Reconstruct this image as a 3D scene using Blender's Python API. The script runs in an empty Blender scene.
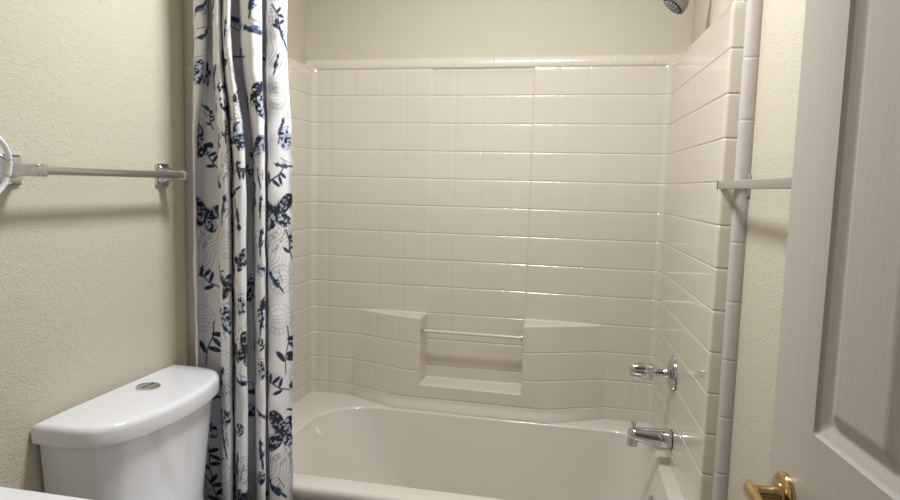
import bpy, math, random
import numpy as np
from mathutils import Vector, Matrix
random.seed(4); rng = np.random.default_rng(7)
COL = bpy.context.scene.collection
CH = 1.285          # camera height above the floor

# ------------------------------------------------------------------ helpers
def lin(r, g, b):
    f = lambda c: (c/255/12.92) if c/255 <= .04045 else ((c/255+.055)/1.055)**2.4
    return (f(r), f(g), f(b), 1)

def mat(name, col, rough=.5, metal=0., bump=None, bump2=None, coat=0., spec=.5, var=None, ior=1.45):
    m = bpy.data.materials.new(name); m.use_nodes = True
    nt = m.node_tree; p = nt.nodes['Principled BSDF']
    p.inputs['Base Color'].default_value = col
    p.inputs['Roughness'].default_value = rough
    p.inputs['Metallic'].default_value = metal
    p.inputs['Coat Weight'].default_value = coat
    p.inputs['Coat Roughness'].default_value = .08
    p.inputs['Specular IOR Level'].default_value = spec
    tc = nt.nodes.new('ShaderNodeTexCoord')
    prev = None
    for bp in (bump, bump2):
        if not bp: continue
        scale, dist, detail, stretch = bp
        mp = nt.nodes.new('ShaderNodeMapping'); mp.inputs['Scale'].default_value = stretch
        nt.links.new(tc.outputs['Object'], mp.inputs['Vector'])
        n = nt.nodes.new('ShaderNodeTexNoise'); n.inputs['Scale'].default_value = scale
        n.inputs['Detail'].default_value = detail
        nt.links.new(mp.outputs[0], n.inputs['Vector'])
        b = nt.nodes.new('ShaderNodeBump'); b.inputs['Distance'].default_value = dist
        b.inputs['Strength'].default_value = 1
        nt.links.new(n.outputs['Fac'], b.inputs['Height'])
        if prev: nt.links.new(prev.outputs[0], b.inputs['Normal'])
        prev = b
    if prev: nt.links.new(prev.outputs[0], p.inputs['Normal'])
    if var:
        scale, col2 = var
        n = nt.nodes.new('ShaderNodeTexNoise'); n.inputs['Scale'].default_value = scale
        n.inputs['Detail'].default_value = 3
        nt.links.new(tc.outputs['Object'], n.inputs['Vector'])
        mx = nt.nodes.new('ShaderNodeMix'); mx.data_type = 'RGBA'
        mx.inputs['A'].default_value = col; mx.inputs['B'].default_value = col2
        nt.links.new(n.outputs['Fac'], mx.inputs['Factor'])
        nt.links.new(mx.outputs['Result'], p.inputs['Base Color'])
    return m

ONE = (1, 1, 1)
M = {}
M['hall'] = mat('brown hallway paint', (.22, .19, .15, 1), .8, bump=(230, .0015, 2, ONE), spec=.2)
M['paint'] = mat('cream orange peel paint', (.575, .527, .42, 1), .75, bump=(230, .0019, 2, ONE), bump2=(70, .0012, 2, ONE), spec=.25)
M['ceil'] = mat('white ceiling paint', (.75, .73, .68, 1), .85, bump=(90, .002, 2, ONE), spec=.2)
M['acrylic'] = mat('bone moulded acrylic', (.65, .595, .50, 1), .24, bump=(150, .0004, 2, ONE), bump2=(45, .0003, 1, ONE), coat=.6)
M['tub'] = mat('bone gloss tub', (.68, .63, .56, 1), .22, bump=(14, .0004, 1, ONE), coat=.6)
M['bull'] = mat('bullnose glazed tile', (.56, .515, .48, 1), .42, bump=(60, .0004, 1, ONE))
M['china'] = mat('white vitreous china', (.80, .80, .82, 1), .12, coat=.4, var=(5, (.78, .78, .80, 1)))
M['counter'] = mat('white cultured marble', (.80, .79, .80, 1), .2, var=(6, (.74, .74, .76, 1)))
M['cab'] = mat('white painted cabinet', (.6, .58, .53, 1), .5, var=(8, (.57, .55, .5, 1)))
M['door'] = mat('door enamel', (.48, .45, .395, 1), .4, bump=(28, .0006, 4, (3.0, 3.0, .3)), bump2=(420, .0002, 1, ONE))
M['chrome'] = mat('chrome', (.64, .64, .66, 1), .05, 1, var=(40, (.60, .60, .62, 1)))
M['satin'] = mat('satin chrome', (.62, .60, .57, 1), .28, 1, var=(60, (.55, .53, .5, 1)))
M['dark'] = mat('aged chrome', (.34, .31, .28, 1), .3, 1, var=(60, (.28, .255, .23, 1)))
M['nickel'] = mat('brushed nickel', (.48, .445, .395, 1), .5, .5, var=(60, (.38, .355, .31, 1)))
M['brass'] = mat('polished brass', (.55, .42, .22, 1), .14, 1, var=(50, (.62, .43, .17, 1)))
M['black'] = mat('black rubber', (.02, .02, .022, 1), .45, var=(90, (.035, .035, .04, 1)))
M['plastic'] = mat('white plastic', (.82, .82, .86, 1), .3, var=(30, (.78, .78, .82, 1)))
M['floor'] = mat('beige vinyl floor', (.26, .21, .155, 1), .45, var=(12, (.20, .165, .12, 1)), bump=(30, .0005, 2, ONE))

def link(o, parent=None):
    COL.objects.link(o)
    if parent: o.parent = parent
    return o

def mesh(name, verts, faces, m, parent=None, smooth=True):
    me = bpy.data.meshes.new(name)
    me.from_pydata([tuple(map(float, v)) for v in verts], [], faces)
    me.validate(); me.update()
    if smooth: me.polygons.foreach_set('use_smooth', [True]*len(me.polygons))
    me.materials.append(m)
    o = bpy.data.objects.new(name, me)
    if parent:
        me.transform(parent_inv(parent))
    return link(o, parent)

def parent_inv(p):
    mm = Matrix.Translation(p.location)
    q = p.parent
    while q: mm = Matrix.Translation(q.location) @ mm; q = q.parent
    return mm.inverted()

def tag(o, label=None, cat=None, group=None, kind=None):
    if label: o['label'] = label
    if cat: o['category'] = cat
    if group: o['group'] = group
    if kind: o['kind'] = kind
    return o

def thing(name, label, cat, loc):
    e = bpy.data.objects.new(name, None); e.location = loc; e.empty_display_size = .05
    link(e); return tag(e, label, cat)

class B:
    """collects shapes of one mesh"""
    def __init__(s): s.v = []; s.f = []
    def add(s, v, f):
        o = len(s.v); s.v += [tuple(p) for p in v]; s.f += [[i+o for i in q] for q in f]; return s
    def rings(s, rs, cap0=True, cap1=True, closed=True):
        n = len(rs[0]); v = [p for r in rs for p in r]; f = []
        for a in range(len(rs)-1):
            for i in range(n if closed else n-1):
                j = (i+1) % n
                f.append([a*n+i, a*n+j, (a+1)*n+j, (a+1)*n+i])
        if cap0: f.append(list(range(n))[::-1])
        if cap1: f.append([(len(rs)-1)*n+i for i in range(n)])
        return s.add(v, f)
    def box(s, x0, x1, y0, y1, z0, z1, b=0.0):
        if b <= 0:
            v = [(x, y, z) for z in (z0, z1) for x, y in ((x0, y0), (x1, y0), (x1, y1), (x0, y1))]
            return s.add(v, [[3, 2, 1, 0], [4, 5, 6, 7], [0, 1, 5, 4], [1, 2, 6, 5], [2, 3, 7, 6], [3, 0, 4, 7]])
        rs = []
        for k in range(4):
            a = math.pi/2*k/3; i = b*(1-math.sin(a)); rs.append(rrect(x0+i, x1-i, y0+i, y1-i, max(b-i, 1e-4)+b*.2, z0+b*(1-math.cos(a)), 4, 0))
        for k in range(3, -1, -1):
            a = math.pi/2*k/3; i = b*(1-math.sin(a)); rs.append(rrect(x0+i, x1-i, y0+i, y1-i, max(b-i, 1e-4)+b*.2, z1-b*(1-math.cos(a)), 4, 0))
        return s.rings(rs)
    def lathe(s, prof, origin, axis, n=40, sx=None):
        """prof: list of (along, radius)"""
        a = Vector(axis).normalized(); q = Vector((0, 0, 1)) if abs(a.z) < .9 else Vector((1, 0, 0))
        e1 = a.cross(q).normalized(); e2 = a.cross(e1); o = Vector(origin); rs = []
        for t, r in prof:
            rs.append([tuple(o + a*t + (e1*math.cos(w)+e2*math.sin(w))*(r if sx is None else r*sx(w))) for w in [2*math.pi*i/n for i in range(n)]])
        return s.rings(rs)
    def tube(s, pts, rad, n=14):
        P = [Vector(p) for p in pts]; rs = []; up = Vector((0, 0, 1))
        for i, p in enumerate(P):
            t = (P[min(i+1, len(P)-1)]-P[max(i-1, 0)]).normalized()
            q = up if abs(t.z) < .95 else Vector((1, 0, 0))
            e1 = t.cross(q).normalized(); e2 = t.cross(e1)
            r = rad[i] if isinstance(rad, (list, tuple)) else rad
            rs.append([tuple(p+(e1*math.cos(w)+e2*math.sin(w))*r) for w in [2*math.pi*k/n for k in range(n)]])
        return s.rings(rs)
    def make(s, name, m, parent=None, smooth=True):
        o = mesh(name, s.v, s.f, m, parent, smooth)
        if smooth:
            try: o.data.set_sharp_from_angle(angle=math.radians(42))
            except Exception: pass
        return o

def rrect(x0, x1, y0, y1, r, z, nc=8, ns=0, rr=None):
    """rounded rectangle, nc+1 points a corner, ns extra points a side; rr = radii (x1y1, x0y1, x0y0, x1y0)"""
    R = rr or (r, r, r, r); out = []
    cs = [(x1, y1, 0, R[0], -1, -1), (x0, y1, 90, R[1], 1, -1), (x0, y0, 180, R[2], 1, 1), (x1, y0, 270, R[3], -1, 1)]
    for cx, cy, a0, q, sx, sy in cs:
        for k in range(nc+1):
            a = math.radians(a0+90*k/nc); out.append((cx+sx*q+q*math.cos(a), cy+sy*q+q*math.sin(a), z))
    if ns:
        res = []; n = len(out)
        for i, p in enumerate(out):
            res.append(p)
            if (i+1) % (nc+1) == 0:
                q = out[(i+1) % n]
                for k in range(1, ns+1):
                    t = k/(ns+1); res.append((p[0]+(q[0]-p[0])*t, p[1]+(q[1]-p[1])*t, z))
        out = res
    return out

def ss(a, b, x):
    t = np.clip((np.asarray(x, float)-a)/(b-a), 0, 1); return t*t*(3-2*t)

def catmull(P, n=8):
    P = np.array(P, float); Q = np.vstack([2*P[0]-P[1], P, 2*P[-1]-P[-2]]); out = []
    for i in range(1, len(Q)-2):
        a, b, c, d = Q[i-1:i+3]
        for k in range(n):
            t = k/n
            out.append(.5*((2*b)+(-a+c)*t+(2*a-5*b+4*c-d)*t*t+(-a+3*b-3*c+d)*t**3))
    out.append(P[-1]); return np.array(out)

# ------------------------------------------------------------------ the room
XL, XR = -1.14, .40              # painted side walls
AL, AR = -1.125, .36             # side walls inside the tub alcove
YF, YE, YD = .20, 1.688, 2.477   # front wall, alcove mouth, alcove back wall
YB = 2.4573                      # face of the surround's back panel
T = .108; Z0 = .3499+CH          # tile pitch, a grout line's height
ZTOP = Z0+T; ZT = .40; HC = 2.44

def struct(name, b, m):
    o = b.make(name, m, None, False); o['kind'] = 'structure'; return o
struct('floor', B().box(XL-.1, XR+.1, -1.2, YD+.1, -.06, 0), M['floor'])
struct('ceiling', B().box(XL-.1, XR+.1, -1.2, YD+.1, HC, HC+.06), M['ceil'])
def prism(poly, z0, z1):
    return B().rings([[(x, y, z0) for x, y in poly], [(x, y, z1) for x, y in poly]])
struct('wall_left', prism([(XL, YF-.12), (XL, YE), (AL, YE), (AL, YD), (XL-.1, YD), (XL-.1, YF-.12)], 0, HC), M['paint'])
struct('wall_right', prism([(XR, YF-.12), (XR, YE), (AR, YE), (AR, YD), (XR+.1, YD), (XR+.1, YF-.12)], 0, HC), M['paint'])
struct('wall_back', B().box(XL-.1, XR+.1, YD, YD+.1, 0, HC), M['paint'])
fw = B().box(XL, -.375, YF-.12, YF, 0, HC).box(.375, XR, YF-.12, YF, 0, HC).box(-.375, .375, YF-.12, YF, 2.05, HC)
struct('wall_front', fw, M['paint'])
struct('wall_hall', B().box(XL-.1, XR+.1, -1.26, -1.2, 0, HC), M['hall'])
struct('trim_1', B().box(-.435, -.375, YF, YF+.015, 0, 2.11, .004).box(-.385, -.36, YF-.12, YF, 0, 2.05).box(-.435, XR, YF, YF+.015, 2.04, 2.11, .004), M['cab'])
struct('baseboard_left', B().box(XL, XL+.012, .72, YE-.04, 0, .08, .004), M['cab'])
struct('baseboard_right', B().box(XR-.012, XR, YF+.02, YE-.04, 0, .08, .004), M['cab'])

# bullnose columns at the alcove's mouth (glazed trim tiles 15 cm long)
def bullnose(name, xa, xw, sgn):
    prof = []
    pts = [(xa, YE+.004), (xa, YE-.006), (xa+sgn*.002, YE-.012), (xa+sgn*.008, YE-.017), (xa+sgn*.017, YE-.0195),
           (xa+sgn*.027, YE-.0195), (xa+sgn*.035, YE-.0185), (xa+sgn*.0405, YE-.0165), (xa+sgn*.0405, YE+.004)]
    w = abs(xw-xa)/.040
    pts = [(xa+(x-xa)*w, y) for x, y in pts]
    cx, cy = xa+sgn*.02*w, YE+.002
    zs = set([0.0, HC]); g0 = CH-.122+.149*30
    k = -40
    zl = []
    z = 0.004
    gz = [CH-.122+.149*i for i in range(-8, 9)]
    for g in gz:
        for d, dep in ((-.006, 0), (-.0035, 0), (-.0014, .7), (0, 1), (.0014, .7), (.0035, 0), (.006, 0)): zl.append((g+d, dep))
        for q in (.03, .07, .11): zl.append((g+q, 0))
    zl = [(0, 0)]+sorted([a for a in zl if 0.002 < a[0] < HC-.001])+[(HC, 0)]
    rs = []
    for z, dep in zl:
        s_ = 1-.05*dep
        rs.append([(cx+(x-cx)*s_, cy+(y-cy)*s_, z) for x, y in pts])
    b = B(); b.rings(rs, False, False, False)
    o = b.make(name, M['bull']); o['kind'] = 'structure'; return o
bullnose('trim_2', .3665, XR, 1)
bullnose('trim_3', AL+.024, XL, -1)

# cap trim along the top of the surround's back panel
def cap_trim():
    prof = [(0, 0), (.0035, .003), (.0045, .009), (.0045, .02), (.003, .030), (-.002, .038), (-.009, .043), (-.0199, .0455)]
    xs = [(-1.124, 0)]
    for i in range(0, 12):
        g = -.953+.149*(i-1)+.002
        for d, dep in ((-.005, 0), (-.0028, 0), (-.001, .8), (.001, .8), (.0028, 0), (.005, 0)):
            if -1.12 < g+d < .352: xs.append((g+d, dep))
        for q in (.05, .10):
            if -1.12 < g+q < .352: xs.append((g+q, 0))
    xs.append((.359, 0)); xs.sort()
    rs = [[(x, YB-(p*(1-.0)-.0022*dep), ZTOP-.006+z) for p, z in prof] for x, dep in xs]
    b = B(); b.rings(rs, False, False, False)
    o = b.make('trim_4', M['acrylic']); o['kind'] = 'structure'
cap_trim()

# ------------------------------------------------------------------ moulded surround
ZS = -.512+CH; ZL = -.778+CH
def bulge(x, z):
    q = np.clip((ZS-z)/.33, 0, 1.15)
    hL = np.interp
    a0, a1 = -.875-.045*q, -.60-.085*q
    c0, c1 = .09+.027*q, -.197+.095*q
    l = np.clip((x-a0)/(a1-a0), 0, 1); r = np.clip((c0-x)/(c0-c1), 0, 1)
    l = l-.06*np.sin(2*math.pi*l)*0
    hl, hr = .088, .104-.01*np.clip(q, 0, 1)
    side = np.where(x < -.4, hl*l, hr*r)
    mid = hl+(hr-hl)*np.clip((x+.58)/.38, 0, 1)
    inn = ss(-.600, -.590, x)*(1-ss(-.202, -.192, x))      # 1 inside the centre column
    up = 1-ss(ZS-.010, ZS+.001, z)                           # below the shelf top
    lo = 1-ss(ZL-.010, ZL+.001, z)                           # below the niche ledge
    full = np.where(inn > 0, side*(1-inn)+mid*inn, side)
    rec = -.006*inn*(1-ss(ZTOP-.02, ZTOP-.002, z))
    b = side*up*(1-inn) + rec*(1-lo) + inn*lo*mid
    flare = .042*ss(-.838+CH, -.885+CH+.004, z)*0
    fl = .018*(1-ss(-.886+CH, -.842+CH, z))*np.clip(full/.088, 0, 1)
    return b+fl

def surround():
    # plan path, from the right front strip round to the left front strip
    path = [(.368, YE-.0015), (.352, YE-.002), (.345, YE-.002), (.3400, YE-.0015), (.3368, YE+.0010), (.3358, YE+.005)]
    xa = lambda y: .3360-(y-YE)/(2.40-YE)*(.033)
    yy = list(np.arange(YE+.03, 2.405, .03))
    path += [(xa(y), y) for y in yy]
    cr = .028
    x1 = xa(2.457); 
    for k in range(9):
        a = math.radians(90*k/8); path.append((x1-cr+cr*math.cos(a), YB-cr+cr*math.sin(a)))
    nright = len(path)
    xs = set(np.round(np.arange(-1.04, .27, .02), 4))
    gx = [-1.018, -.910, -.803, -.700, -.4987, -.391, -.283, -.0992, .009, .117, .223]
    gstep = [(-.595, 1), (-.197, 1)]
    for g in gx:
        for d in (-.003, -.0012, 0, .0012, .003): xs.add(round(g+d, 4))
    for g, _ in gstep:
        for d in (-.0085, -.007, -.0055, -.004, -.0025, -.001, 0, .001, .0025, .004, .0055, .007, .0085): xs.add(round(g+d, 4))
    xs = sorted(x for x in xs if -1.035 < x < .262)
    # drop near duplicates
    q = [xs[0]]
    for x in xs[1:]:
        if x-q[-1] > .0009: q.append(x)
    back = [(x, YB) for x in q[::-1]]
    nb = len(path); path += back; nl = len(path)
    # left corner
    cl = .026; x0 = -1.090
    for k in range(9):
        a = math.radians(90+90*k/8); path.append((x0+cl+cl*math.cos(a), YB-cl+cl*math.sin(a)))
    xb = lambda y: -1.112+(y-YE)/(2.40-YE)*.0215
    for y in yy[::-1]: path.append((xb(y), y))
    path += [(-1.112, YE+.005), (-1.1125, YE+.001), (-1.115, YE-.0015), (-1.12, YE-.002), (AL, YE-.002)]
    P = np.array(path)
    d = np.gradient(P, axis=0); N = np.stack([d[:, 1], -d[:, 0]], 1); N /= np.linalg.norm(N, axis=1)[:, None]
    N = -N
    # make normals point inwards (towards room centre of alcove)
    ctr = np.array([-.38, 1.4])
    for i in range(len(P)):
        if N[i] @ (ctr-P[i]) < 0: N[i] = -N[i]
    sl = np.concatenate([[0], np.cumsum(np.linalg.norm(np.diff(P, axis=0), axis=1))])
    # vertical grooves on side panels
    zs = set()
    for k in range(0, 20):
        g = Z0+T-k*T
        if g < ZT: break
        if k > 0:
            for dd in (-.0046, -.0034, -.0022, -.001, .0002, .0014, .0026, .0038, .005): zs.add(round(g+dd, 5))
    for c in (ZS, ZL):
        for dd in np.arange(-.013, .004, .0016): zs.add(round(c+dd, 5))
    for z in np.arange(ZT, ZTOP, .027): zs.add(round(float(z), 5))
    for z in np.arange(-.887+CH, -.835+CH, .005): zs.add(round(float(z), 5))
    zs.add(round(ZTOP, 5))
    zz = sorted(z for z in zs if ZT <= z <= ZTOP); q = [ZT]
    for z in zz:
        if z-q[-1] > .0009: q.append(z)
    Z = np.array(q)
    Z = np.concatenate([[ZT-.02], Z]); gz = Z0+T-T*np.arange(1, 14)
    gk = gz[(gz > ZT)]
    H = np.zeros((len(Z), len(P)))
    isback = np.zeros(len(P), bool); isback[nb:nl] = True
    gv = np.zeros(len(P))
    for g in gx: gv[isback] = np.maximum(gv[isback], np.clip(1-np.abs(P[isback, 0]-g)/.003, 0, 1))
    mask_mid = (P[:, 0] > -.592) & (P[:, 0] < -.2)
    for i, z in enumerate(Z):
        gh = np.exp(-((gk-z)/.0021)**2).max()
        # below the shelf line the grooves of k=8 vanish under the shelf edge
        row = -(.0023*gh + .0007*gv*(1-gh))
        b = np.where(isback, bulge(P[:, 0], z), 0)
        H[i] = b+row
    # niche: no groove exactly at the shelf top
    V = []; 
    for i, z in enumerate(Z):
        for j in range(len(P)):
            V.append((P[j, 0]+N[j, 0]*H[i, j], P[j, 1]+N[j, 1]*H[i, j], z))
    # rounded top edge going back to the painted wall
    n = len(P)
    for (dz, off) in ((.0035, .002), (.006, .006), (.0075, .012), (.008, .06)):
        for j in range(n):
            x = P[j, 0]-N[j, 0]*off; y = P[j, 1]-N[j, 1]*off
            V.append((min(max(x, AL), AR), min(y, YD), ZTOP+dz))
    nz = len(Z)+4
    def sub(j0, j1):
        vv = []; ff = []; w = j1-j0+1
        for i in range(nz):
            vv += V[i*n+j0:i*n+j1+1]
        for i in range(nz-1):
            for j in range(w-1):
                ff.append([i*w+j+1, i*w+j, (i+1)*w+j, (i+1)*w+j+1])
        return vv, ff
    root = thing('shower_surround', 'bone coloured moulded tile-pattern surround lining the tub alcove', 'shower surround', (-.38, YB, ZT))
    for nm, a, c in (('side_panel', 0, nb-9), ('back_panel', nb-9, nl+8), ('side_panel', nl+8, n-1)):
        v, f = sub(a, c); mesh(nm, v, f, M['acrylic'], root)
    # washcloth bar across the niche
    zb = CH-.572; yb = YB-.070
    mb = B().tube([(-.592, yb, zb), (-.199, yb, zb)], .0065, 16).make('washcloth_bar', M['acrylic'], root)
    for x, s in ((-.5925, 1), (-.1995, -1)):
        B().lathe([(0, .0115), (.004, .0115), (.006, .009)], (x, yb, zb), (s, 0, 0), 20).make('bar_socket', M['satin'], mb)
surround()

# ------------------------------------------------------------------ bathtub
def bathtub():
    root = thing('bathtub', 'bone coloured alcove bathtub with white-lit rim, under the tiled surround', 'bathtub', (-.38, 2.05, 0))
    ox0, ox1, oy0, oy1 = AL+.002, AR-.001, 1.652, YB+.01
    rs = []
    R = lambda x0, x1, y0, y1, r, z, rr=None: rrect(x0, x1, y0, y1, r, z, 10, 10, rr)
    rs.append(R(ox0, ox1, oy0+.03, oy1, .004, 0.002))
    rs.append(R(ox0, ox1, oy0+.03, oy1, .004, .05))
    rs.append(R(ox0, ox1, oy0+.012, oy1, .004, .07))
    rs.append(R(ox0, ox1, oy0+.010, oy1, .004, ZT-.06))
    rs.append(R(ox0, ox1, oy0, oy1, .004, ZT-.045))
    for k in range(6):
        a = math.radians(90*k/5); r = .018
        rs.append(R(ox0, ox1, oy0+r*(1-math.cos(a)), oy1, .004, ZT-r+r*math.sin(a)))
    rs.append(R(ox0+.04, ox1-.02, 1.690, 2.40, .06, ZT-.0005, (.10, .16, .12, .10)))
    ix0, ix1, iy0, iy1 = -.955, .283, 1.733, 2.342
    rc = (.15, .20, .17, .13)
    r = .011
    for k in range(6):
        a = math.radians(90*k/5)
        rs.append(R(ix0-r+r*math.sin(a), ix1+r-r*math.sin(a), iy0-r+r*math.sin(a), iy1+r-r*math.sin(a), .1, ZT-r+r*math.cos(a), rc))
    for t, z in ((.1, .36), (.3, .29), (.55, .20), (.8, .12), (.92, .09), (1.0, .078)):
        s = t**1.1
        rs.append(R(ix0+.20*s, ix1-.07*s, iy0+.045*s, iy1-.06*s, .1, z, rc))
    s = 1.0
    rs.append(R(ix0+.26, ix1-.11, iy0+.09, iy1-.11, .1, .068, (.1, .12, .1, .1)))
    b = B(); b.rings(rs, False, True)
    b.make('tub_shell', M['tub'], root)
    B().lathe([(0, .032), (.003, .032), (.004, .026), (.001, .02)], (.12, 2.03, .068), (0, 0, 1)).make('drain', M['chrome'], root)
    B().lathe([(0, .036), (.006, .036), (.012, .030), (.013, 0.001)], (.2635, 2.05, .27), (-1, 0, .12)).make('overflow_plate', M['chrome'], root)
bathtub()

# ------------------------------------------------------------------ shower fittings
def valve():
    xw = .3175; y = 2.115; z = CH-.588
    e = thing('shower_valve', 'chrome mixer handle with a faceted knob on the round wall plate', 'shower valve', (xw, y, z))
    ax = (-1, -.03, .02)
    B().lathe([(0, .055), (.004, .0595), (.009, .058), (.014, .047), (.019, .034), (.022, .022), (.024, .001)], (xw+.001, y, z), ax).make('wall_plate', M['chrome'], e)
    st = B().lathe([(.012, .019), (.03, .0165), (.034, .0145), (.062, .0145), (.064, .017), (.070, .017)], (xw, y, z), ax).make('stem', M['chrome'], e)
    fac = lambda w: 1+.055*math.cos(8*w)
    kb = B().lathe([(.064, .016), (.066, .027), (.072, .0295), (.10, .0275), (.130, .0245), (.136, .022), (.1375, .015), (.138, .001)], (xw, y, z), ax, 64, fac).make('faceted_knob', M['chrome'], e)
    B().lathe([(.1375, .014), (.1395, .013), (.1400, .001)], (xw, y, z), ax).make('index_cap', M['satin'], kb)
valve()
def spout():
    xw = .3180; y = 2.085; z = CH-.798
    e = thing('tub_spout', 'chrome tub spout with a lift knob, below the mixer handle', 'tub spout', (xw, y, z))
    rs = []
    prof = [(0, .0300, .0300, 0), (.003, .0325, .0325, 0), (.03, .032, .032, 0), (.06, .029, .0295, .001), (.09, .025, .025, .004), (.112, .022, .0225, .007), (.126, .0195, .020, .008), (.134, .014, .015, .008), (.137, .004, .005, .008)]
    for t, ry, rz, dz in prof:
        rs.append([(xw-t, y+ry*math.cos(w), z+dz+rz*math.sin(w)) for w in [2*math.pi*k/36 for k in range(36)]])
    b = B().rings(rs)
    b.make('spout_body', M['chrome'], e)
    B().lathe([(0, .018), (.018, .0175), (.036, .0165), (.036, .012), (.028, .012)], (xw-.118, y, z+.004), (-.12, 0, -1), 24).make('outlet', M['satin'], e)
    B().lathe([(0, .0035), (.012, .0035), (.013, .008), (.018, .0095), (.021, .008), (.022, .001)], (xw-.120, y, z+.024), (0, 0, 1), 20).make('lift_knob', M['satin'], e)
    B().lathe([(0, .0335), (.003, .0335), (.003, .031)], (xw+.002, y, z), (-1, 0, 0)).make('gasket', M['black'], e)
spout()
def shower_head():
    y = 2.07
    e = thing('showerhead', 'chrome shower head with a black nozzle face, hanging near the alcove top', 'shower head', (AR, y, CH+.72))
    pts = [(AR, y, CH+.720), (AR-.02, y, CH+.721), (AR-.045, y, CH+.705), (AR-.056, y, CH+.68), (AR-.062, y, CH+.655), (AR-.066, y, CH+.62)]
    pts = catmull(pts, 5)
    B().tube(pts, .0085).make('shower_arm', M['chrome'], e)
    B().lathe([(0, .03), (.004, .03), (.01, .02), (.011, .009)], (AR, y, CH+.72), (-1, 0, 0)).make('wall_flange', M['chrome'], e)
    ax = Vector((-.62, -.06, -.78)).normalized(); o = Vector((AR-.066, y, CH+.622))
    hd = B().lathe([(-.01, .011), (.0, .014), (.012, .016), (.02, .016), (.03, .019), (.045, .028), (.062, .0355), (.078, .038), (.084, .037), (.085, .034)], o, ax).make('head_shell', M['dark'], e)
    B().lathe([(.080, .035), (.086, .0345), (.0875, .032), (.0875, .001)], o, ax).make('nozzle_face', M['black'], hd)
    bb = B(); q = ax.cross(Vector((0, 0, 1))).normalized(); q2 = ax.cross(q)
    for r, n in ((.0075, 6), (.0155, 12), (.0235, 18)):
        for k in range(n):
            a = 2*math.pi*k/n; c = o+ax*.087+(q*math.cos(a)+q2*math.sin(a))*r
            bb.lathe([(0, .0012), (.002, .0009)], c, ax, 6)
    no = bb.make('nozzles', M['dark'], hd); no['kind'] = 'stuff'
shower_head()

# ------------------------------------------------------------------ towel bars
def post(b, y, z, xw, out, s=1):
    rs = []
    for t, hy, hz, r in ((0, .026, .031, .006), (.006, .026, .031, .006), (.009, .023, .027, .006), (.018, .017, .0195, .006), (.03, .0135, .0145, .006), (.045, .0115, .012, .005), (out-.012, .0105, .011, .004)):
        ring = rrect(y-hy, y+hy, z-hz, z+hz, r, 0, 4, 0)
        rs.append([(xw+s*t, p[0], p[1]) for p in ring])
    b.rings(rs); return b
def towel_bar_left():
    z = CH+.010; y0, y1 = 1.083, 1.560; out = .072
    e = thing('towel_bar', 'round chrome towel bar on the cream wall above the toilet tank', 'towel bar', (XL, (y0+y1)/2, z))
    B().tube([(XL+out, y0+.005, z), (XL+out, y1-.005, z)], .0088, 24).make('bar', M['satin'], e)
    for y in (y0, y1):
        p = post(B(), y, z, XL, out).make('bracket', M['chrome'], e)
        B().box(XL+out-.013, XL+out+.012, y-.0125, y+.0125, z-.0125, z+.0125, .003).make('collar', M['chrome'], p)
towel_bar_left()
def towel_bar_right():
    z = CH+.019; xb = .338; y0, y1 = 1.02, 1.715
    e = thing('towel_bar', 'flat grey metal towel bar passing behind the open door', 'towel bar', (XR, (y0+y1)/2, z))
    bar = B().box(xb-.004, xb+.004, y0, y1, z-.0095, z+.0095, .0015).make('bar', M['nickel'], e)
    for y in (1.672, 1.063):
        p = B().box(XR-.006, XR, y-.012, y+.012, z-.026, z+.026, .002).box(xb+.003, XR-.004, y-.006, y+.006, z-.007, z+.007).make('bracket', M['nickel'], e)
    B().box(xb-.0048, xb+.0048, y1, y1+.004, z-.0105, z+.0105, .001).make('end_cap', M['black'], e)
towel_bar_right()
def ring():
    c = Vector((-1.075, .960, CH+.012)); R_ = .064
    e = thing('towel_ring', 'white plastic towel ring at the left end of the round towel bar', 'towel ring', (XL, .96, CH+.08))
    pts = [c+Vector((.012*math.sin(a), R_*math.cos(a), R_*math.sin(a))) for a in [2*math.pi*k/64 for k in range(65)]]
    B().tube(pts, .0052, 12).make('ring', M['plastic'], e)
    B().box(XL, XL+.075, .95, .97, CH+.066, CH+.086, .004).box(XL, XL+.01, .935, .985, CH+.051, CH+.101, .003).make('bracket', M['plastic'], e)
ring()

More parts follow.
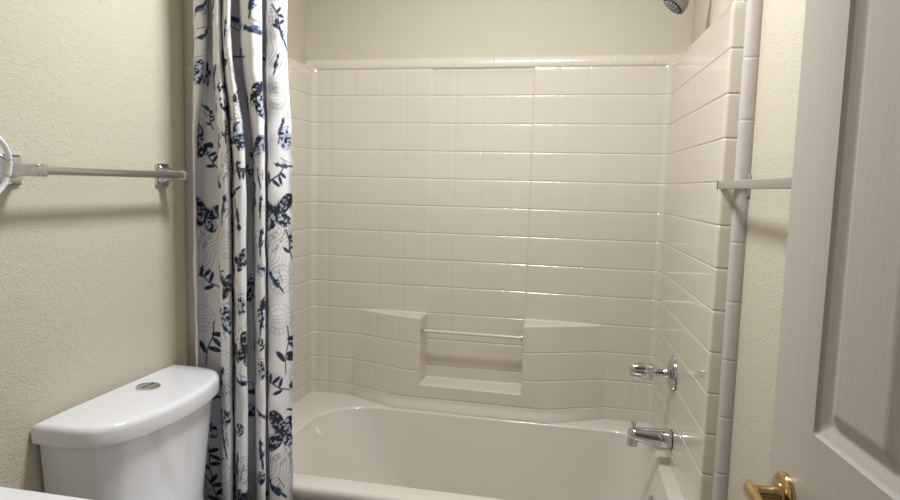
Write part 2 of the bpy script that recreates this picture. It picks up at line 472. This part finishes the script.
# ------------------------------------------------------------------ toilet
def dshape(hw, xb, xf, z, yc=1.350):
    """D-shaped plan: straight back at xb, bowed front reaching xf"""
    D = xf-xb
    h = [(0.0, 1.0), (.10, 1.0), (.30, 1.0), (.50, .985), (.68, .93), (.82, .79), (.91, .60), (.975, .34), (1.0, 0)]
    pts = [(a, b) for a, b in h]+[(a, -b) for a, b in h[::-1][1:]]
    c = catmull(pts, 5)
    # slightly rounded back corners
    return [(xb+a*D, yc+b*hw, z) for a, b in c]
def toilet():
    e = thing('toilet', 'white two-piece toilet with a bow-fronted tank, beside the shower curtain', 'toilet', (-.85, 1.345, 0))
    zt = CH-.530
    xb = XL+.008
    rs = [dshape(.188, xb+.01, -.965, .385), dshape(.196, xb+.004, -.955, .395), dshape(.208, xb+.002, -.965, .42), dshape(.228, xb+.001, -.936, zt-.05), dshape(.231, xb, -.934, zt-.035)]
    B().rings(rs).make('tank', M['china'], e)
    rs = []
    for t, z in ((.006, zt-.047), (.001, zt-.045), (0, zt-.040), (0, zt-.016), (.0012, zt-.010), (.005, zt-.004), (.011, zt-.001), (.02, zt), (.06, zt+.0012), (.10, zt+.0018)):
        hw = .244-t; D = 1-t/.21
        rs.append(dshape(hw, xb-.003+min(t, .012), -.920-t, z))
    lid = B().rings(rs).make('tank_lid', M['china'], e)
    bt = B().lathe([(0, .029), (.004, .029), (.0055, .027), (.0045, .025), (.0052, .023), (.0062, .001)], (-1.057, 1.380, zt+.001), (0, 0, 1)).make('flush_button', M['chrome'], lid)
    B().box(-1.0578, -1.0563, 1.358, 1.402, zt+.0058, zt+.0078).make('button_seam', M['black'], bt)
    # bowl
    def egg(cx, rx0, rx1, ry, z, n=48):
        return [(cx+(rx1 if math.cos(a) > 0 else rx0)*math.cos(a), 1.345+ry*math.sin(a), z) for a in [2*math.pi*k/n for k in range(n)]]
    rs = [egg(-.80, .22, .19, .105, 0.001), egg(-.80, .22, .19, .105, .03), egg(-.80, .22, .17, .095, .08), egg(-.78, .23, .19, .12, .20), egg(-.74, .24, .24, .165, .32), egg(-.72, .22, .26, .178, .37), egg(-.72, .22, .26, .178, .385), egg(-.70, .15, .19, .125, .385), egg(-.70, .13, .15, .10, .30), egg(-.71, .06, .08, .05, .2)]
    B().rings(rs).box(-1.10, -.88, 1.345-.12, 1.345+.12, .33, .386, .02).make('bowl', M['china'], e)
    rs = [egg(-.715, .21, .265, .182, .388), egg(-.715, .213, .268, .185, .396), egg(-.715, .21, .265, .182, .405)]
    B().rings(rs).make('seat', M['china'], e)
    rs = [egg(-.715, .21, .265, .182, .407), egg(-.715, .213, .268, .185, .415), egg(-.715, .20, .255, .172, .424), egg(-.715, .1, .15, .09, .428)]
    B().rings(rs).make('seat_lid', M['china'], e)
toilet()

# ------------------------------------------------------------------ vanity
def vanity():
    e = thing('vanity_cabinet', 'white bathroom vanity cabinet at the lower left, before the toilet', 'cabinet', (-.87, .45, 0))
    B().box(XL+.002, -.64, YF+.017, .235, .09, .815, .002).box(XL+.002, -.64, .662, .680, .09, .815, .002).box(-.658, -.64, YF+.03, .67, .09, .815).box(XL+.002, -.65, YF+.03, .67, .09, .108).box(XL+.002, -.70, YF+.017, .68, 0, .09).make('body', M['cab'], e)
    for y0, y1 in ((.235, .44), (.455, .66)):
        d = B().box(-.64, -.622, y0, y1, .13, .77, .003).make('door', M['cab'], e)
        B().lathe([(0, .005), (.012, .005), (.016, .013), (.024, .013), (.026, .001)], (-.622, y1-.03 if y0 < .3 else y0+.03, .70), (1, 0, 0), 20).make('knob', M['satin'], d)
    t = thing('countertop', 'white sink countertop, its corner showing at the lower left edge', 'countertop', (-.87, .45, .815))
    # slab with an oval basin
    n = 64; rs = []
    def sq(x0, x1, y0, y1, r, z): return rrect(x0, x1, y0, y1, r, z, 8, 7)
    X0, X1, Y0, Y1 = XL+.002, -.60, YF+.017, .712
    zc = .85
    rs = [sq(X0, X1, Y0, Y1, .006, .816), sq(X0, X1, Y0, Y1, .006, zc-.008), sq(X0+.001, X1-.003, Y0, Y1-.003, .006, zc-.002), sq(X0+.002, X1-.008, Y0+.001, Y1-.008, .006, zc)]
    m = len(rs[0])
    cx, cy = -.86, .45
    base = rs[-1]
    for sx, z in ((1, zc), (.95, zc-.006), (.8, zc-.06), (.45, zc-.11), (.1, zc-.12)):
        r_ = []
        for p in base:
            a = math.atan2((p[1]-cy)/.24, (p[0]-cx)/.26); r_.append((cx+.185*sx*math.cos(a), cy+.16*sx*math.sin(a), z))
        rs.append(r_)
    B().rings(rs, False, True).make('sink_slab', M['counter'], t)
    f = thing('faucet', 'chrome sink faucet at the back of the white countertop', 'faucet', (-1.08, .45, zc))
    B().tube(catmull([(-1.08, .45, zc), (-1.08, .45, zc+.09), (-1.05, .45, zc+.13), (-1.00, .45, zc+.13), (-.97, .45, zc+.10)], 5), .011).make('spout', M['chrome'], f)
    B().box(-1.105, -1.055, .37, .53, zc, zc+.02, .008).make('base_plate', M['chrome'], f)
vanity()

# ------------------------------------------------------------------ door
def door():
    Ye, Xe = .95, .2797; k = -.1143; L = .711; TH = .035
    u = Vector((-k, -1, 0)).normalized()          # along the door from free edge to hinge (towards the camera)
    n = Vector((-1, 0.1143, 0)).normalized()
    n = Vector((u.y, -u.x, 0));                   # face normal
    if n.x > 0: n = -n
    e = thing('panel_door', 'off-white six-panel door standing open against the right wall', 'door', tuple(Vector((Xe, Ye, 0))+u*L))
    panels = [(s0, s1, z0, z1) for s0, s1 in ((.117, .294), (.417, .594)) for z0, z1 in ((.22, .80), (CH-.294, 1.66), (1.77, 1.93))]
    def face(off, sgn):
        P = [0, .003, .006, .009, .014, .019, .023, .027, .031, .035, .039]
        prof = [(0, 0), (.003, -.0035), (.006, -.0050), (.010, -.0062), (.015, -.0100), (.021, -.0112), (.024, -.0108), (.034, -.0042), (.040, -.0022), (.043, -.002)]
        px = [a for a, _ in prof]; pz = [b for _, b in prof]
        ss_, zz = {0.0, .0015, L-.0015, L}, {0.012, 0.0135, 2.03-.0015, 2.03}
        for s0, s1, z0, z1 in panels:
            for a in [-.003]+px: ss_ |= {s0+a, s1-a}; zz |= {z0+a, z1-a}
        S = sorted(ss_); Z = sorted(zz)
        V = []
        for z in Z:
            for s_ in S:
                h = 0
                for s0, s1, z0, z1 in panels:
                    d = min(s_-s0, s1-s_, z-z0, z1-z)
                    if d > 0: h = float(np.interp(d, px, pz))
                if s_ in (S[0], S[-1]) or z in (Z[0], Z[-1]): h = -.0012
                p = Vector((Xe, Ye, z))+u*s_+n*(off+sgn*h); V.append(tuple(p))
        w = len(S); F = []
        for i in range(len(Z)-1):
            for j in range(w-1):
                q = [i*w+j, i*w+j+1, (i+1)*w+j+1, (i+1)*w+j]; F.append(q if sgn > 0 else q[::-1])
        return V, F, S, Z
    b = B()
    v1, f1, S, Z = face(0, 1); v2, f2, _, _ = face(-TH, -1)
    b.add(v1, f1); b.add(v2, f2); N1 = len(v1); w = len(S); h = len(Z)
    F = []
    for i in range(h-1):
        for j in (0, w-1): F.append([i*w+j, (i+1)*w+j, (i+1)*w+j+N1, i*w+j+N1])
    for j in range(w-1):
        for i in (0, h-1): F.append([i*w+j, i*w+j+1, i*w+j+1+N1, i*w+j+N1])
    b.f += F
    o = b.make('door_leaf', M['door'], e)
    me = o.data
    # lever handles
    zc = CH-.402; s_ = .060
    def lever(off, dirn, vis):
        c = Vector((Xe, Ye, zc))+u*s_+n*off; a = n*dirn
        r = B().lathe([(0, .030), (.004, .0305), (.007, .029), (.0095, .025), (.0105, .019), (.0135, .0185), (.014, .014)], c, a, 48).make('rosette', M['brass'], e)
        g = B().lathe([(.008, .0125), (.018, .0125), (.020, .0108), (.042, .0108), (.044, .010)], c, a, 32)
        # grip: flattened bar running to the hinge side
        P = [(-.013, .0465, .003, .012), (-.010, .046, .0065, .0135), (0, .046, .0085, .0135), (.02, .047, .0075, .0120), (.05, .049, .0065, .0105), (.085, .048, .006, .010), (.105, .044, .005, .009), (.108, .043, .002, .004)]
        rs = []
        for t, out, ra, rz in P:
            q = c+u*t+a*out
            rs.append([tuple(q+a*ra*math.cos(w_)+Vector((0, 0, rz*math.sin(w_)))) for w_ in [2*math.pi*kk/20 for kk in range(20)]])
        g.rings(rs); g.make('lever', M['brass'], e)
    lever(0, 1, True)
    for z in (.25, 1.05, 1.85):
        p = Vector((Xe, Ye, z))+u*(L+.003)-n*TH
        B().lathe([(0, .006), (.09, .006)], (p.x, p.y, z), (0, 0, 1), 14).make('hinge', M['brass'], e)
door()

# ------------------------------------------------------------------ curtain rod, rings, curtain
def curtain():
    MID = [(-1.0836, 1.62), (-1.057, 1.585), (-1.0591, 1.6), (-1.0779, 1.638), (-1.049, 1.638), (-1.0203, 1.638), (-1.0058, 1.63), (-0.9765, 1.58), (-0.9445, 1.555), (-0.9385, 1.575), (-0.976, 1.638), (-0.9666, 1.638), (-0.9472, 1.6), (-0.9146, 1.56), (-0.8927, 1.548), (-0.8861, 1.565), (-0.9188, 1.62), (-0.9166, 1.638), (-0.9042, 1.638), (-0.8817, 1.6), (-0.8491, 1.565), (-0.8383, 1.575), (-0.8607, 1.62), (-0.8626, 1.638), (-0.8381, 1.6), (-0.8108, 1.605), (-0.7987, 1.635), (-0.7866, 1.638)]
    TOP = [(-1.0653, 1.61), (-1.0361, 1.575), (-1.0124, 1.58), (-1.0259, 1.62), (-1.023, 1.63), (-1.0169, 1.63), (-1.0011, 1.6), (-0.9824, 1.57), (-0.9613, 1.555), (-0.9619, 1.575), (-0.9894, 1.63), (-0.9894, 1.635), (-0.9742, 1.6), (-0.944, 1.56), (-0.9264, 1.55), (-0.9266, 1.565), (-0.9533, 1.61), (-0.9561, 1.625), (-0.9322, 1.62), (-0.9063, 1.58), (-0.8634, 1.55), (-0.8431, 1.57), (-0.8563, 1.6), (-0.8634, 1.63), (-0.8336, 1.59), (-0.8052, 1.585), (-0.7977, 1.61), (-0.8013, 1.635)]
    m = catmull(MID, 10); t = catmull(TOP, 10)
    s = np.concatenate([[0], np.cumsum(np.linalg.norm(np.diff(m, axis=0), axis=1))])
    px = .002
    Lu = s[-1]; zlo, zhi = -1.13, .735
    nu, nv = int(Lu/px)+1, int((zhi-zlo)/px)+1
    U = np.linspace(0, Lu, nu); Z = np.linspace(zlo, zhi, nv)
    # ---- the print, one colour per cloth point
    def vnoise(sc, seed):
        g = np.random.default_rng(seed).random((int(nv*px/sc)+3, int(nu*px/sc)+3))
        yy = (np.arange(nv)*px/sc); xx = (np.arange(nu)*px/sc)
        y0 = yy.astype(int); x0 = xx.astype(int); fy = (yy-y0)[:, None]; fx = (xx-x0)[None]
        fy = fy*fy*(3-2*fy); fx = fx*fx*(3-2*fx)
        a = g[y0][:, x0]; b = g[y0][:, x0+1]; c = g[y0+1][:, x0]; d = g[y0+1][:, x0+1]
        return (a*(1-fx)+b*fx)*(1-fy)+(c*(1-fx)+d*fx)*fy
    n1 = vnoise(.006, 1)*.6+vnoise(.0032, 2)*.4; n2 = vnoise(.016, 3)
    CLOTH = np.array([.76, .75, .745]); img = np.ones((nv, nu, 3))*CLOTH
    NAVY = np.array([.022, .030, .075]); BLUE = np.array([.075, .105, .20]); INK = np.array([.028, .03, .042]); GREY = np.array([.16, .16, .17]); PALE = np.array([.40, .43, .49])
    class W:
        def __init__(w, u0, v0, sc, rot):
            e = sc*1.5; w.i0, w.i1 = max(0, int((v0-e-zlo)/px)), min(nv, int((v0+e-zlo)/px)+1)
            w.j0, w.j1 = max(0, int((u0-e)/px)), min(nu, int((u0+e)/px)+1)
            X = U[w.j0:w.j1][None]-u0; Y = Z[w.i0:w.i1][:, None]-v0; a = math.radians(rot)
            w.x = (X*math.cos(a)+Y*math.sin(a))/sc; w.y = (-X*math.sin(a)+Y*math.cos(a))/sc
            w.sc = sc; w.im = img[w.i0:w.i1, w.j0:w.j1]; w.n1 = n1[w.i0:w.i1, w.j0:w.j1]; w.n2 = n2[w.i0:w.i1, w.j0:w.j1]
        def put(w, cov, c): cov = cov[..., None]; w.im[:] = w.im*(1-cov)+c*cov
        def cov(w, sd): return np.clip(.5-sd*w.sc/px, 0, 1)
        def ell(w, cx, cy, a, b, rot=0, c=INK, c2=None, th=.5):
            r_ = math.radians(rot); X = w.x-cx; Y = w.y-cy; p = X*math.cos(r_)+Y*math.sin(r_); q = -X*math.sin(r_)+Y*math.cos(r_)
            k = w.cov((np.sqrt((p/a)**2+(q/b)**2)-1)*min(a, b))
            if c2 is None: w.put(k, c)
            else:
                mx = np.clip((w.n1-th)/.10+.5, 0, 1)[..., None]; w.put(k, c*(1-mx)+c2*mx)
        def ln(w, pts, wd=.001, c=INK, a=1):
            for (x0, y0), (x1, y1) in zip(pts[:-1], pts[1:]):
                dx, dy = x1-x0, y1-y0; L = dx*dx+dy*dy+1e-12
                t_ = np.clip(((w.x-x0)*dx+(w.y-y0)*dy)/L, 0, 1); d = np.hypot(w.x-x0-t_*dx, w.y-y0-t_*dy)*w.sc
                w.put(np.clip((wd/2-d)/px+.5, 0, min(1, wd/px))*a, c)
    GL = {'P': [[(0, 0), (0, 2), (1, 2), (1, 1), (0, 1)]], 'A': [[(0, 0), (.5, 2), (1, 0)], [(.2, .8), (.8, .8)]], 'R': [[(0, 0), (0, 2), (1, 2), (1, 1), (0, 1), (1, 0)]],
          'V': [[(0, 2), (.5, 0), (1, 2)]], 'I': [[(.5, 0), (.5, 2)]], 'O': [[(0, 0), (1, 0), (1, 2), (0, 2), (0, 0)]], 'N': [[(0, 0), (0, 2), (1, 0), (1, 2)]]}
    def draw(k, u0, v0, sc, rot):
        w = W(u0, v0, sc*1.42, rot)
        if k == 'butterfly':
            for sg in (-1, 1):
                w.ell(sg*.47, .33, .58, .30, sg*38, INK, PALE*.9, .62); w.ell(sg*.36, -.34, .36, .30, -sg*35, INK, PALE*1.2, .56)
                w.ln([(0, .25), (sg*.22, .62)], .0012)
            w.ell(0, 0, .07, .42, 0, INK)
        elif k == 'bird':
            w.ell(-.85, -.22, .42, .09, 14, NAVY); w.ell(0, 0, .62, .27, 8, BLUE*.8, PALE*1.5, .6); w.ell(-.15, .05, .5, .17, 6, NAVY, BLUE, .5)
            w.ell(.55, .2, .2, .18, 0, BLUE*.7, NAVY, .5); w.ell(.25, -.12, .26, .12, 15, CLOTH); w.ln([(.7, .2), (.92, .16)], .0022, INK)
            w.ln([(.05, -.25), (.1, -.5)], .0013); w.ln([(-.4, -.5), (.5, -.5)], .0022, INK)
        elif k == 'branch':
            w.ln([(-1, -.3), (-.3, 0), (.4, .05), (1, .35)], .0042, INK)
            for x, y, r_ in ((-.1, -.32, -70), (.25, -.3, -100), (.6, -.12, -60), (-.35, .26, 60)): w.ell(x, y, .34, .12, r_, INK, NAVY*1.6, .5)
        elif k == 'shell':
            w.ell(0, 0, .62, .85, 0, NAVY, PALE*1.3, .5); w.ln([(-.5, .9), (.4, 1.1)], .0014); w.ln([(-.2, 0), (.5, .6)], .0016, CLOTH)
        elif k == 'wing':
            w.ell(0, 0, 1, .42, 0, INK, CLOTH, .60); w.ell(.3, .1, .4, .16, 20, NAVY)
        elif k == 'bluewing':
            w.ell(0, 0, .95, .55, 0, BLUE, PALE*1.4, .5); w.ell(-.2, .25, .8, .2, 5, NAVY, BLUE, .6)
        elif k == 'wavy':
            xs = np.linspace(-1, 1, 28)
            for q in range(7):
                w.ln([(x, .17*(q-3)+.09*math.sin(x*6+q*.2)) for x in xs], .0009, GREY*.8)
        elif k == 'text':
            for row, (txt, h, y0) in enumerate((('PAR AVION', .115, 0), ('PAR AVION', .07, -.3))):
                x = -.92*(h/.115)
                for ch in txt:
                    for st in GL.get(ch, []): w.ln([(x+a*h, y0+b*h) for a, b in st], .0012, GREY*.5)
                    x += h*1.75
        elif k == 'stamp':
            for R_ in (.85, .55):
                w.ln([(R_*math.cos(a), R_*math.sin(a)) for a in np.linspace(0, 2*math.pi, 30)], .0009, GREY*.8)
            for q in range(16):
                a = 2*math.pi*q/16; w.ln([(.64*math.cos(a), .64*math.sin(a)), (.77*math.cos(a), .77*math.sin(a))], .0011, GREY*.7)
            for q in (-.2, 0, .2): w.ln([(-.35, q), (.35, q)], .0009, GREY*.8)
    MOT = [('butterfly', 0.889, -0.089, 0.046, 10), ('butterfly', 0.13, -0.104, 0.044, -15), ('butterfly', 0.908, -0.71, 0.046, 80), ('butterfly', 0.544, -0.884, 0.04, 40), ('shell', 0.049, 0.29, 0.028, 0), ('shell', 0.55, 0.281, 0.028, 0), ('wing', 0.738, 0.233, 0.034, 40), ('shell', 0.748, 0.192, 0.024, 20), ('wing', 0.293, 0.245, 0.024, 0), ('shell', 0.094, 0.123, 0.03, 0), ('shell', 0.519, 0.117, 0.032, 0), ('bluewing', 0.729, 0.093, 0.03, 30), ('bird', 0.068, 0.392, 0.024, 200), ('bird', 0.729, 0.395, 0.03, 150), ('bird', 0.057, 0.46, 0.022, 30), ('bird', 0.735, 0.457, 0.022, 60), ('bird', 0.912, 0.398, 0.03, 110), ('bird', 0.895, 0.314, 0.02, 60), ('bird', 0.502, -0.101, 0.032, -90), ('bird', 0.274, -0.074, 0.03, 60), ('bird', 0.736, -0.158, 0.026, 70), ('bird', 0.489, -0.806, 0.038, 70), ('bird', 0.259, -0.731, 0.03, 100), ('bird', 0.882, -0.872, 0.032, 120), ('bird', 0.736, -0.752, 0.03, 80), ('branch', 0.147, 0.057, 0.03, 120), ('branch', 0.517, 0.03, 0.03, 0), ('branch', 0.886, 0.009, 0.03, 30), ('branch', 0.903, 0.422, 0.03, 100), ('branch', 0.13, -0.289, 0.036, 140), ('branch', 0.138, -0.477, 0.045, 60), ('branch', 0.925, -0.474, 0.045, 70), ('branch', 0.888, -0.573, 0.032, 140), ('branch', 0.132, -0.833, 0.04, 80), ('branch', 0.147, -0.925, 0.04, 110), ('branch', 0.935, -0.176, 0.03, 85), ('bird', 0.886, -0.271, 0.026, 110), ('butterfly', 0.531, -0.468, 0.036, 60), ('shell', 0.278, -0.379, 0.028, 0), ('shell', 0.514, -0.34, 0.022, 0), ('shell', 0.623, -0.31, 0.03, 0), ('wing', 0.738, -0.349, 0.03, 60), ('bird', 0.738, -0.391, 0.02, 60), ('bird', 0.627, -0.606, 0.03, 160), ('shell', 0.735, -0.519, 0.022, 0), ('shell', 0.623, -0.666, 0.018, 0), ('bird', 0.908, 0.144, 0.025, 60), ('shell', 0.92, 0.114, 0.024, 0), ('bird', 0.249, 0.123, 0.02, 80), ('branch', 0.625, 0.03, 0.02, 0), ('butterfly', 0.67, -0.038, 0.035, 90), ('bird', 0.727, 0.015, 0.02, 90), ('branch', 0.144, 0.168, 0.02, 100), ('wavy', 0.893, -0.188, 0.05, 55), ('wavy', 0.128, -0.203, 0.05, 50), ('wavy', 0.912, -0.809, 0.05, 60), ('wavy', 0.285, 0.0, 0.045, 70), ('wavy', 0.278, -0.606, 0.045, 60), ('wavy', 0.527, -0.8, 0.04, 30), ('wavy', 0.676, 0.084, 0.04, 0), ('wavy', 0.893, 0.371, 0.05, 80), ('wavy', 0.304, 0.281, 0.03, 0), ('wavy', 0.512, -0.468, 0.03, 0), ('text', 0.891, -0.152, 0.05, 55), ('text', 0.128, -0.155, 0.05, 55), ('text', 0.925, -0.77, 0.05, 30), ('text', 0.285, 0.039, 0.045, 60), ('text', 0.279, -0.576, 0.045, 20), ('text', 0.536, -0.809, 0.045, 50), ('text', 0.512, -0.412, 0.04, 30), ('text', 0.68, -0.191, 0.04, 60), ('stamp', 0.91, -0.271, 0.034, 0), ('stamp', 0.113, -0.403, 0.034, 0), ('stamp', 0.897, -0.382, 0.036, 0), ('stamp', 0.281, -0.176, 0.03, 0), ('stamp', 0.769, 0.401, 0.028, 0), ('stamp', 0.625, -0.026, 0.03, 0), ('stamp', 0.262, -0.833, 0.032, 0), ('stamp', 0.893, 0.227, 0.028, 0), ('stamp', 0.27, -0.504, 0.028, 0), ('stamp', 0.544, 0.317, 0.03, 0), ('stamp', 0.493, 0.186, 0.03, 0), ('stamp', 0.882, 0.451, 0.028, 0), ('stamp', 0.546, 0.174, 0.03, 0), ('bird', 0.506, 0.392, 0.024699999999999996, 70), ('branch', 0.483, 0.323, 0.019, -40), ('wing', 0.3, 0.192, 0.024699999999999996, -40), ('branch', 0.289, 0.129, 0.019, 70), ('butterfly', 0.283, -0.286, 0.0266, 110), ('bird', 0.278, -0.412, 0.0228, -40), ('shell', 0.274, -0.663, 0.0209, 160), ('bird', 0.633, 0.431, 0.024699999999999996, -40), ('wing', 0.538, 0.224, 0.0228, 30), ('branch', 0.514, 0.033, 0.0209, -40), ('butterfly', 0.516, -0.218, 0.024699999999999996, 30), ('bird', 0.512, -0.552, 0.024699999999999996, 160), ('shell', 0.499, -0.692, 0.0209, 110), ('branch', 0.506, -0.881, 0.0228, -40), ('bird', 0.735, -0.065, 0.0209, 70), ('shell', 0.733, -0.241, 0.019, 70), ('branch', 0.733, -0.447, 0.0209, 160), ('bird', 0.731, -0.648, 0.0209, -40), ('shell', 0.729, -0.83, 0.0209, -40), ('bird', 0.91, 0.045, 0.0209, 160), ('butterfly', 0.11, 0.287, 0.024699999999999996, 70), ('bird', 0.13, 0.195, 0.0209, -40), ('bird', 0.128, -0.633, 0.028499999999999998, 160), ('shell', 0.14, -0.737, 0.0228, 30), ('wing', 0.125, 0.084, 0.024699999999999996, 30)]
    order = {'wavy': 0, 'stamp': 1, 'text': 2}
    rr = random.Random(5)
    for i in range(40):    # the print goes on above, below and inside the folds
        MOT.append((rr.choice(['butterfly', 'bird', 'branch', 'shell', 'stamp', 'wavy', 'bird']), rr.uniform(0, Lu), rr.choice([rr.uniform(-1.13, -.95), rr.uniform(.5, .73)]), rr.uniform(.026, .042), rr.uniform(0, 360)))
    for gu in (.23, .40, .47, .66, .79, .97):
        for j in range(13): MOT.append((rr.choice(['butterfly', 'bird', 'branch', 'shell', 'stamp', 'wavy']), gu, -.90+.11*j+rr.uniform(-.03, .03), rr.uniform(.020, .032), rr.uniform(0, 360)))
    for a in sorted(MOT, key=lambda a: order.get(a[0], 3)): draw(*a)
    # ---- the cloth
    mu = np.stack([np.interp(U, s, m[:, 0]), np.interp(U, s, m[:, 1])], 1); tu = np.stack([np.interp(U, s, t[:, 0]), np.interp(U, s, t[:, 1])], 1)
    w_ = ss(.02, .42, Z)[:, None, None]
    XY = mu[None]*(1-w_)+tu[None]*w_
    # small creases
    wob = (vnoise(.05, 11)-.5)*.006+(vnoise(.022, 12)-.5)*.0022*ss(-.2, .4, Z)[:, None]
    XY[..., 1] += wob; XY[..., 0] += (vnoise(.09, 13)-.5)*.004
    V = np.concatenate([XY, np.broadcast_to((Z+CH)[:, None, None], (nv, nu, 1))], 2).reshape(-1, 3).astype(np.float32)
    I = np.arange(nv*nu).reshape(nv, nu)
    Fq = np.stack([I[:-1, :-1], I[:-1, 1:], I[1:, 1:], I[1:, :-1]], -1).reshape(-1, 4).astype(np.int32)
    root = thing('shower_curtain', 'white shower curtain printed with navy birds and butterflies, bunched to the left', 'shower curtain', (-.93, 1.61, CH+zhi+.03))
    V -= np.array(root.location, np.float32)
    me = bpy.data.meshes.new('fabric'); me.vertices.add(len(V)); me.vertices.foreach_set('co', V.ravel())
    me.loops.add(Fq.size); me.loops.foreach_set('vertex_index', Fq.ravel())
    me.polygons.add(len(Fq)); me.polygons.foreach_set('loop_start', np.arange(0, Fq.size, 4, dtype=np.int32)); me.polygons.foreach_set('loop_total', np.full(len(Fq), 4, np.int32))
    me.polygons.foreach_set('use_smooth', np.ones(len(Fq), bool)); me.update(calc_edges=True)
    ca = me.color_attributes.new('print', 'FLOAT_COLOR', 'POINT')
    ca.data.foreach_set('color', np.concatenate([img, np.ones((nv, nu, 1))], 2).astype(np.float32).ravel())
    fm = mat('printed cotton', (.7, .7, .7, 1), .8, bump=(900, .0002, 1, ONE), spec=.2); nt = fm.node_tree
    at = nt.nodes.new('ShaderNodeVertexColor'); at.layer_name = 'print'
    nt.links.new(at.outputs['Color'], nt.nodes['Principled BSDF'].inputs['Base Color'])
    me.materials.append(fm); o = bpy.data.objects.new('fabric', me); link(o, root)
    zr = CH+zhi+.045
    rod = thing('curtain_rod', 'chrome curtain rod spanning the alcove mouth above the curtain', 'curtain rod', (-.37, 1.61, zr))
    B().tube([(XL+.004, 1.61, zr), (XR-.004, 1.61, zr)], .0125, 20).make('rod', M['chrome'], rod)
    for x, sg in ((XL, 1), (XR, -1)): B().lathe([(0, .03), (.006, .03), (.02, .018), (.03, .015)], (x, 1.61, zr), (sg, 0, 0)).make('rod_flange', M['chrome'], rod)
    for i in range(12):
        x = -1.06+.0235*i
        q = B().tube([(x, 1.61+.02*math.sin(a), zr-.004+.02*math.cos(a)) for a in np.linspace(0, 2*math.pi, 20)], .0015, 6).make('curtain_ring', M['chrome'])
        tag(q, 'chrome ring carrying the printed shower curtain on the rod', 'curtain ring', 'rings on the curtain rod')
curtain()


# ------------------------------------------------------------------ ceiling light, light, camera
LX, LY = -.30, 1.45
e = thing('ceiling_light', 'round white ceiling lamp above the middle of the bathroom', 'ceiling light', (LX, LY, HC))
B().lathe([(0, .17), (.02, .17), (.025, .16)], (LX, LY, HC), (0, 0, -1)).make('base', M['satin'], e)
gm = bpy.data.materials.new('lit glass'); gm.use_nodes = True
pp = gm.node_tree.nodes['Principled BSDF']; pp.inputs['Base Color'].default_value = (.8, .8, .8, 1)
pp.inputs['Emission Color'].default_value = (.93, .96, 1, 1); pp.inputs['Emission Strength'].default_value = 14
B().lathe([(.02, .155), (.04, .152), (.06, .13), (.075, .09), (.082, .001)], (LX, LY, HC), (0, 0, -1)).make('glass_dome', gm, e)
def lamp(name, typ, loc, power, color, size):
    ld = bpy.data.lights.new(name, typ); ld.energy = power; ld.color = color
    if typ == 'AREA': ld.shape = 'DISK'; ld.size = size
    else: ld.shadow_soft_size = size
    o = bpy.data.objects.new(name, ld); o.location = loc; link(o); return o
lamp('ceiling_lamp_light', 'AREA', (LX, LY, HC-.09), 24, (.93, .95, 1.0), .30)

w = bpy.data.worlds.new('world'); bpy.context.scene.world = w; w.use_nodes = True
w.node_tree.nodes['Background'].inputs['Color'].default_value = (.75, .85, 1, 1)
w.node_tree.nodes['Background'].inputs['Strength'].default_value = .65

yaw, pitch, roll, F = .2027, -.1009, .0254, 633.364
f = Vector((-math.sin(yaw)*math.cos(pitch), math.cos(yaw)*math.cos(pitch), math.sin(pitch)))
r0 = Vector((math.cos(yaw), math.sin(yaw), 0)); u0 = r0.cross(f)
r = r0*math.cos(roll)+u0*math.sin(roll); u = -r0*math.sin(roll)+u0*math.cos(roll)
cam = bpy.data.cameras.new('camera'); co = bpy.data.objects.new('camera', cam); link(co)
mm = Matrix((r, u, -f)).transposed().to_4x4(); mm.translation = (0, 0, CH); co.matrix_world = mm
cam.sensor_width = 36; cam.lens = F/900*36; cam.clip_start = .02
sc = bpy.context.scene; sc.camera = co
sc.view_settings.view_transform = 'Standard'; sc.view_settings.look = 'None'
sc.view_settings.exposure = 0; sc.view_settings.gamma = 1
